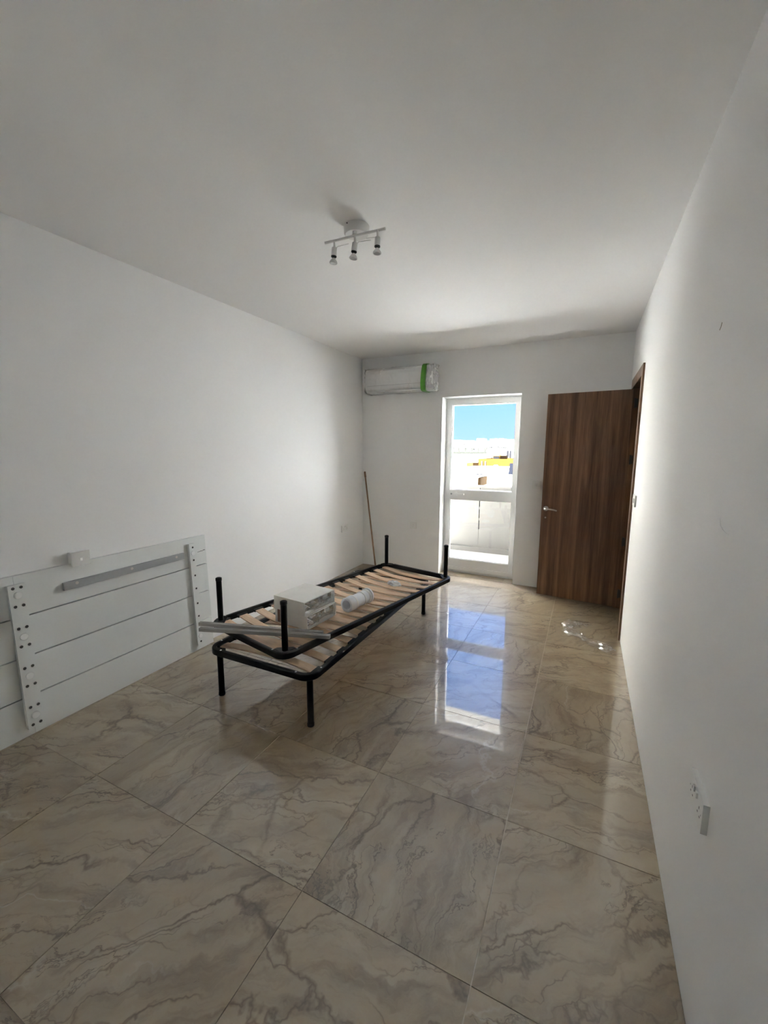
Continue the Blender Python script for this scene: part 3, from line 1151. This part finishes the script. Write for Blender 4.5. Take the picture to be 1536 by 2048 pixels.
for k, (hx_, tilt, hang) in enumerate(((-.121, .09, .15), (.006, .14, .35), (.138, .03, -.55))):
    hp = (hx_, -.019, BZ)
    dirv = Vector((-math.sin(tilt), -.02, -math.cos(tilt)))
    b = BM()
    rod(b, hp, Vector(hp) + Vector((0, 0, -.034)), .0058, 12)
    obj('stem', b, 'lamp_white', cl, smooth=True)
    q = Vector(hp) + Vector((0, 0, -.032))
    b = BM()
    lathe(b, q, dirv, [(0, 0), (0, .011), (.003, .0142), (.043, .0148), (.044, .012), (.044, 0)], 18)
    sp = obj('spot_head', b, 'lamp_white', cl, smooth=True)
    b = BM()
    lathe(b, q + dirv * .0425, dirv, [(0, .0149), (.005, .0149), (.006, .011), (.011, .009), (.011, 0)], 18)
    obj('lamp_holder', b, 'rubber', sp, smooth=True)
    b = BM()
    lathe(b, q + dirv * .052, dirv, [(0, .008), (.006, .010), (.014, .017), (.020, .0205), (.025, .0215), (.027, .0205), (.0275, .0165)], 20)
    bl = obj('bulb', b, 'bulb', sp, smooth=True)
    b = BM()
    lathe(b, q + dirv * .0765, dirv, [(0, .0175), (.003, .015), (.0045, 0)], 20)
    obj('bulb_lens', b, 'lens', bl, smooth=True)
    b = BM()
    a_ = hang
    st_ = q + Vector((math.cos(a_) * .013, math.sin(a_) * .013, -.004))
    if k < 2:
        tube(b, [st_, st_ + Vector((math.cos(a_) * .006, math.sin(a_) * .006, .006)), st_ + Vector((math.cos(a_) * .07, math.sin(a_) * .07, .012))], .0017, 6)
    else:
        st_ = q + Vector((-.013, .002, -.002))
        tube(b, [st_, st_ + Vector((-.006, .003, .007)), st_ + Vector((-.060, .012, .016))], .0017, 6)
    obj('aiming_rod', b, 'lamp_white', sp, smooth=True)

# ------------------------------------------------------------------ crumpled clear film on the floor by the door
path = [(.135, 4.06), (.02, 4.03), (-.045, 3.96), (-.055, 3.87), (-.01, 3.79), (.07, 3.73), (.15, 3.66), (.235, 3.60), (.285, 3.55)]


def on_path(u):
    f = u * (len(path) - 1)
    i = min(len(path) - 2, int(f))
    k = f - i
    a, c = Vector(path[i]), Vector(path[i + 1])
    p_ = a.lerp(c, k)
    d_ = (c - a).normalized()
    return p_, Vector((-d_.y, d_.x))


def film_pt(u, v):
    p_, nn = on_path(u)
    wd = .035 + .035 * abs(math.sin(3.1 * u * PI))
    q = p_ + nn * ((v - .5) * 2 * wd)
    return (q.x, q.y, .011 + .022 * abs(math.sin(7 * u + 2.2 * v)) * (1 - abs(v - .5)))


b = BM()
crumple(b, film_pt, 34, 7, (.010, .010, .008), 19)
for v in b.verts:
    v.co.z = max(.0015, v.co.z)
tag(obj('plastic_film', b, 'clear'), 'crumpled clear plastic film on the floor before the brown door', 'plastic film')
b = BM()
crumple(b, lambda u, v: (-1.135 + .055 * u + .01 * v, 3.735 + .03 * v - .02 * u, .008 + .012 * math.sin(PI * v)), 5, 4, (.006, .006, .005), 23)
for v in b.verts:
    v.co.z = max(.0012, v.co.z)
tag(obj('plastic_scrap', b, 'clear'), 'tiny clear plastic scrap on the floor beside the bed leg', 'plastic scrap')

# scuffs on the side wall (paint marks with a shape of their own)
for (y, z, pts_) in ((1.722, 1.958, ((0, 0), (-.012, .006), (-.02, .018))), (1.476, 1.388, ((0, 0), (-.02, -.022), (-.05, -.03), (-.095, -.034)))):
    b = BM()
    tube(b, [(R - .0004, y + a, z + c) for a, c in pts_], .0012, 6)
    tag(obj('paint_scuff', b, 'grout' if z > 1.8 else 'board_cap'), 'small grey paint scuff high on the side wall' if z > 1.8 else 'thin pale curved scuff on the side wall', 'scuff')

# ------------------------------------------------------------------ balcony
BY = 6.50
b = BM()
box(b, -6.5, 4.5, D + WT, BY + .16, -.16, -.02)
struct('balcony_floor', b, 'bal_floor', 'sunlit pale balcony floor outside the glass door', 'balcony floor')
par = thing('balcony_parapet', (0, BY, 0))
tag(par, 'cream rendered balcony parapet seen through the lower glass', 'parapet', kind='structure')
seam = -1.470
for x0, x1 in ((-6.5, -3.2), (-3.185, seam - .006), (seam + .006, .235), (.25, 2.0), (2.015, 4.5)):
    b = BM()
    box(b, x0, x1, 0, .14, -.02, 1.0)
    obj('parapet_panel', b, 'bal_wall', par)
b = BM()
box(b, seam - .007, seam + .007, .004, .14, -.02, .30)
obj('joint_filler', b, 'bal_wall', par)
b = BM()
for z0, z1 in ((.30, .34), (.48, .52), (.66, .70), (.84, .98)):
    box(b, seam - .007, seam + .007, .006, .13, z0, z1)
obj('joint_mortar', b, 'bal_wall', par)
b = BM()
box(b, seam - .007, seam + .007, .05, .13, .30, .98)
obj('joint_shadow_gap', b, 'dark_hole', par)
b = BM()
box(b, -6.5, 4.5, -.02, .16, 1.0, 1.03)
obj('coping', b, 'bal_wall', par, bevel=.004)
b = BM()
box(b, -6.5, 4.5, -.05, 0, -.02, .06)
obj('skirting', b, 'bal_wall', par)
# unseen slab added overhead to keep sun off this balcony
b = BM()
box(b, -6.5, 4.5, D + WT, 6.45, H + .04, H + .24)
struct('added_shade_slab', b, 'bal_wall', 'unseen rendered slab added over the balcony to shade it', 'balcony')
b = BM()
box(b, -L - .25, R + .15, D + WT - .2, D + WT, H, 3.05)
struct('roof_edge', b, 'bal_wall', 'plain rendered band of the house above the balcony door', 'wall band')

# ------------------------------------------------------------------ the town beyond
b = BM()
box(b, -900, 900, -900, 1500, -14.2, -14)
struct('ground', b, 'earth', 'pale dusty ground far below between the town houses', 'ground')


def building(name, x0, x1, y0, y1, ztop, mat, label, group=None, wins=(), tanks=(), posts=0, panels=(), railing=False, stair=None, extra=None, zbase=-14):
    cx, cy2 = (x0 + x1) / 2, (y0 + y1) / 2
    t = thing(name, (cx, cy2, zbase))
    tag(t, label, 'building', group)
    hx_, hy_, hz_ = (x1 - x0) / 2, (y1 - y0) / 2, ztop - zbase
    b = BM()
    box(b, -hx_, hx_, -hy_, hy_, 0, hz_ - .5)
    obj('walls', b, mat, t)
    b = BM()
    th = .25
    box(b, -hx_, hx_, -hy_, -hy_ + th, hz_ - .5, hz_)
    box(b, -hx_, hx_, hy_ - th, hy_, hz_ - .5, hz_)
    box(b, -hx_, -hx_ + th, -hy_ + th, hy_ - th, hz_ - .5, hz_)
    box(b, hx_ - th, hx_, -hy_ + th, hy_ - th, hz_ - .5, hz_)
    obj('roof_parapet', b, mat, t)
    w0 = None
    for (wx, wz, ww_, wh_) in wins:
        b = BM()
        box(b, wx - ww_ / 2, wx + ww_ / 2, -hy_ - .02, -hy_ + .1, hz_ + wz, hz_ + wz + wh_)
        wo = obj('window', b, 'town_glass', t)
        b = BM()
        box(b, wx - .04, wx + .04, -hy_ - .05, -hy_, hz_ + wz, hz_ + wz + wh_)
        box(b, wx - ww_ / 2 - .05, wx + ww_ / 2 + .05, -hy_ - .08, -hy_, hz_ + wz - .08, hz_ + wz)
        obj('window_frame', b, 'town_white', wo)
    for (tx, ty, r_, h_) in tanks:
        b = BM()
        lathe(b, (tx, ty, hz_ - .5), (0, 0, 1), [(0, 0), (0, r_), (h_ * .85, r_), (h_, r_ * .6), (h_, 0)], 14)
        obj('water_tank', b, 'water_tank', t, smooth=True)
    for k in range(posts):
        b = BM()
        px_ = -hx_ + (k + .6) * 2 * hx_ / posts
        box(b, px_ - .10, px_ + .10, -hy_ + .3, -hy_ + .5, hz_ - .5, hz_ + .95)
        tube(b, [(px_, -hy_ + .35, hz_ + .1), (px_ + .45, -hy_ + .35, hz_ + .9)], .11, 6)
        obj('roof_post', b, 'town_grey', t)
    for (px_, py_, w2, d2) in panels:
        b = BM()
        v4 = [b.verts.new(p) for p in ((px_ - w2, py_ - d2, hz_ - .3), (px_ + w2, py_ - d2, hz_ - .3), (px_ + w2, py_ + d2, hz_ + .9), (px_ - w2, py_ + d2, hz_ + .9))]
        v5 = [b.verts.new((v.co.x, v.co.y + .05, v.co.z - .06)) for v in v4]
        b.faces.new(v4)
        b.faces.new(v5[::-1])
        for i in range(4):
            j = (i + 1) % 4
            b.faces.new((v4[i], v4[j], v5[j], v5[i]))
        obj('solar_panel', b, 'solar', t)
    if railing:
        b = BM()
        box(b, -hx_, hx_, -hy_ - .06, -hy_ + .02, hz_ - .28, hz_ + .16)
        obj('roof_rail', b, 'town_grey', t)
    if stair:
        sx_, sw, sh, smat = stair
        b = BM()
        box(b, sx_ - sw / 2, sx_ + sw / 2, -hy_ + .6, hy_ * .4, hz_ - .5, hz_ + sh)
        st2 = obj('stair_hut', b, smat, t)
        b = BM()
        box(b, sx_ - .4, sx_ + .4, -hy_ + .55, -hy_ + .65, hz_ - .5, hz_ + sh - .08)
        obj('hut_door', b, 'town_glass', st2)
    return t


def X(px, Y):
    """x at depth Y for a picture column measured along the horizon (town layout)."""
    a = Vector((px - 768, 0))
    d_ = fw + r2 * ((px - 768) / F_PX) - u2 * ((902 - 1024) / F_PX)
    return d_.x / d_.y * Y


def Z(py, Y, px=965):
    d_ = fw + r2 * ((px - 768) / F_PX) - u2 * ((py - 1024) / F_PX)
    return EYE + d_.z / d_.y * Y


# middle distance, sizes and places laid out in metres
Y = 78.0
building('long_white_house', X(860, Y), X(974, Y), Y, Y + 12, Z(905, Y), 'town_white', 'long white house with a dark roof rail and a row of roof posts', posts=9, railing=True, wins=((2.4, -2.6, 1.0, .35), (2.5, -3.6, 1.0, .3)))
Y = 62.0
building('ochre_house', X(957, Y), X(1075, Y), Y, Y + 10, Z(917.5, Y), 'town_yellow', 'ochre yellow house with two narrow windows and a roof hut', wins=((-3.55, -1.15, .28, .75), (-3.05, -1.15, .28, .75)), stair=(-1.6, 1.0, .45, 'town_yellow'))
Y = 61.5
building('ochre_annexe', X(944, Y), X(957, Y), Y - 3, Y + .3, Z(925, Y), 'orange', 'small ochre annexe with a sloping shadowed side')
Y = 50.0
building('low_white_house', X(931, Y), X(1060, Y), Y, Y + 5, Z(932, Y + 5), 'town_white', 'low white house in front of the ochre one with terrace clutter', wins=((-1.9, -.9, .8, .16), (-2.6, -1.5, 1.7, .14)), tanks=((-.2, -1.6, .3, .8),))
Y = 36.0
building('terrace_house', X(988, Y), X(1090, Y), Y, Y + 4, Z(943, Y + 4), 'town_white', 'white terrace house with a tilted blue solar panel', panels=((-.45, -1.2, .4, .3), (.6, -1.2, .4, .3)), wins=((-1.55, -1.25, .10, .6), (-1.3, -1.25, .20, .6), (-.95, -1.25, .08, .6), (.2, -1.25, .3, .6)))
Y = 40.0
building('stone_house', X(929, Y), X(958, Y), Y, Y + 3, Z(956, Y + 3), 'town_cream', 'cream stone house with a barred low window', wins=((-.1, -.42, .8, .22), (.05, -.75, .75, .18)))
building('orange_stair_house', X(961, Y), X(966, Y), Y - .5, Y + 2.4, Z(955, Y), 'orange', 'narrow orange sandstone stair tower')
Y = 30.0
building('white_corner_house', X(860, Y), X(926, Y), Y, Y + 4, Z(962, Y + 4), 'town_white', 'white corner house at the lower edge with a bare roof', tanks=((1.2, 0, .2, .5),))
building('flat_roof_house', X(970, Y), X(1080, Y), Y - 2, Y + 2, Z(966, Y + 2), 'town_cream', 'cream flat roofed house at the bottom of the view', tanks=((-1.2, 0, .15, .35), (-.5, 0, .12, .3)))
Y = 110.0
building('grey_shutter_house', X(1014, Y), X(1080, Y), Y, Y + 10, Z(894, Y), 'town_white', 'white house with a tall grey roller shutter', wins=((-3.4, -2.9, 1.2, 2.0), (-2.0, -1.2, .5, .5)))
Y = 130.0
building('solar_roof_house', X(962, Y), X(1012, Y), Y, Y + 8, Z(900, Y + 8), 'town_white', 'white house with a row of small solar heaters on its roof', posts=8, wins=((.2, -1.9, 4.5, .6),))
Y = 150.0
building('terraced_white_block', X(985, Y), X(1040, Y), Y, Y + 14, Z(891, Y), 'town_white', 'white block with a long dark balcony line', wins=((0, -1.0, 5.5, .5), (-3, -.9, .9, .8), (2, -2.2, 1.2, .9)), tanks=((2, -3, .7, 1.4),))
building('aerial_block', X(905, Y), X(950, Y), Y + 10, Y + 24, Z(892, Y), 'town_cream', 'cream block with roof aerials left of the skyline', posts=5, wins=((1, -1.6, 1.6, .8), (-2, -1.4, .8, 1.0)))
# unseen house added beside the balcony, its sunlit flank bouncing light indoors
building('added_bounce_house', 2.6, 14.0, 7.2, 30.0, 9.5, 'bounce_house_wall', 'tall unseen house added beside the balcony, its sunlit flank bouncing light indoors', tanks=((-2, 0, .7, 1.4),))
building('added_bounce_block', -36.0, -12.0, 22.5, 36.0, 22.0, 'town_white', 'tall white block added beyond the view to bounce light indoors', wins=tuple((x, z, 1.2, 1.5) for x in (-9, -5, -1, 3, 7) for z in (-4, -7.5, -11, -14.5, -18)))  # added out of view to bounce sun onto right wall and floor
building('added_roof_house', -24.0, -5.2, 8.0, 22.0, -3.2, 'bounce_roof', 'unseen low house added to bounce light up off its broad roof', tanks=((-2, 0, .7, 1.4),))  # added below the view, sunlit roof throws light up to the ceiling
building('added_terrace_house', -4.8, 2.2, 8.0, 27.0, -2.6, 'bounce_roof', 'unseen low house added below the balcony to bounce light upwards', tanks=((1, 3, .7, 1.4),))  # second unseen roof, added to brighten the ceiling near the door
# skyline: many small alike white houses stepping up the ridge
rnd = random.Random(12)
k = 0
for row, (Y, base, amp) in enumerate(((210, 889, 3), (270, 885, 3), (340, 882, 3))):
    px = 760
    while px < 1190:
        wpx = rnd.uniform(13, 30)
        hump = -5 * math.exp(-((px - 1010) / 45.0) ** 2) - 4 * math.exp(-((px - 942) / 14.0) ** 2)
        yt = base + hump * (.5 + .25 * row) + rnd.uniform(-amp, amp)
        if X(px + wpx, Y) - X(px, Y) > 1:
            bw2 = X(px + wpx, Y) - X(px, Y)
            cream, tank = rnd.random() > .7, rnd.random() < .5
            rowname = ('lowest distant row', 'middle distant row', 'far skyline row')[row]
            lab = 'small %s ridge house %s in the %s' % ('cream' if cream else 'white', 'with a roof tank' if tank else 'with a bare roof', rowname)
            building('ridge_house', X(px, Y), X(px + wpx, Y), Y + rnd.uniform(-8, 8), Y + 18 + rnd.uniform(0, 8), Z(yt, Y), 'town_cream' if cream else 'town_white',
                     lab, 'houses on the distant ridge',
                     wins=tuple((rnd.uniform(-.35, .35) * bw2, -rnd.uniform(2.0, 4.2), rnd.uniform(1.0, 2.6), rnd.uniform(.9, 1.8)) for _ in range(3)),
                     tanks=((rnd.uniform(-.3, .3) * bw2, 0, .6, 1.2),) if tank else ())
        px += wpx + rnd.uniform(.3, 3)
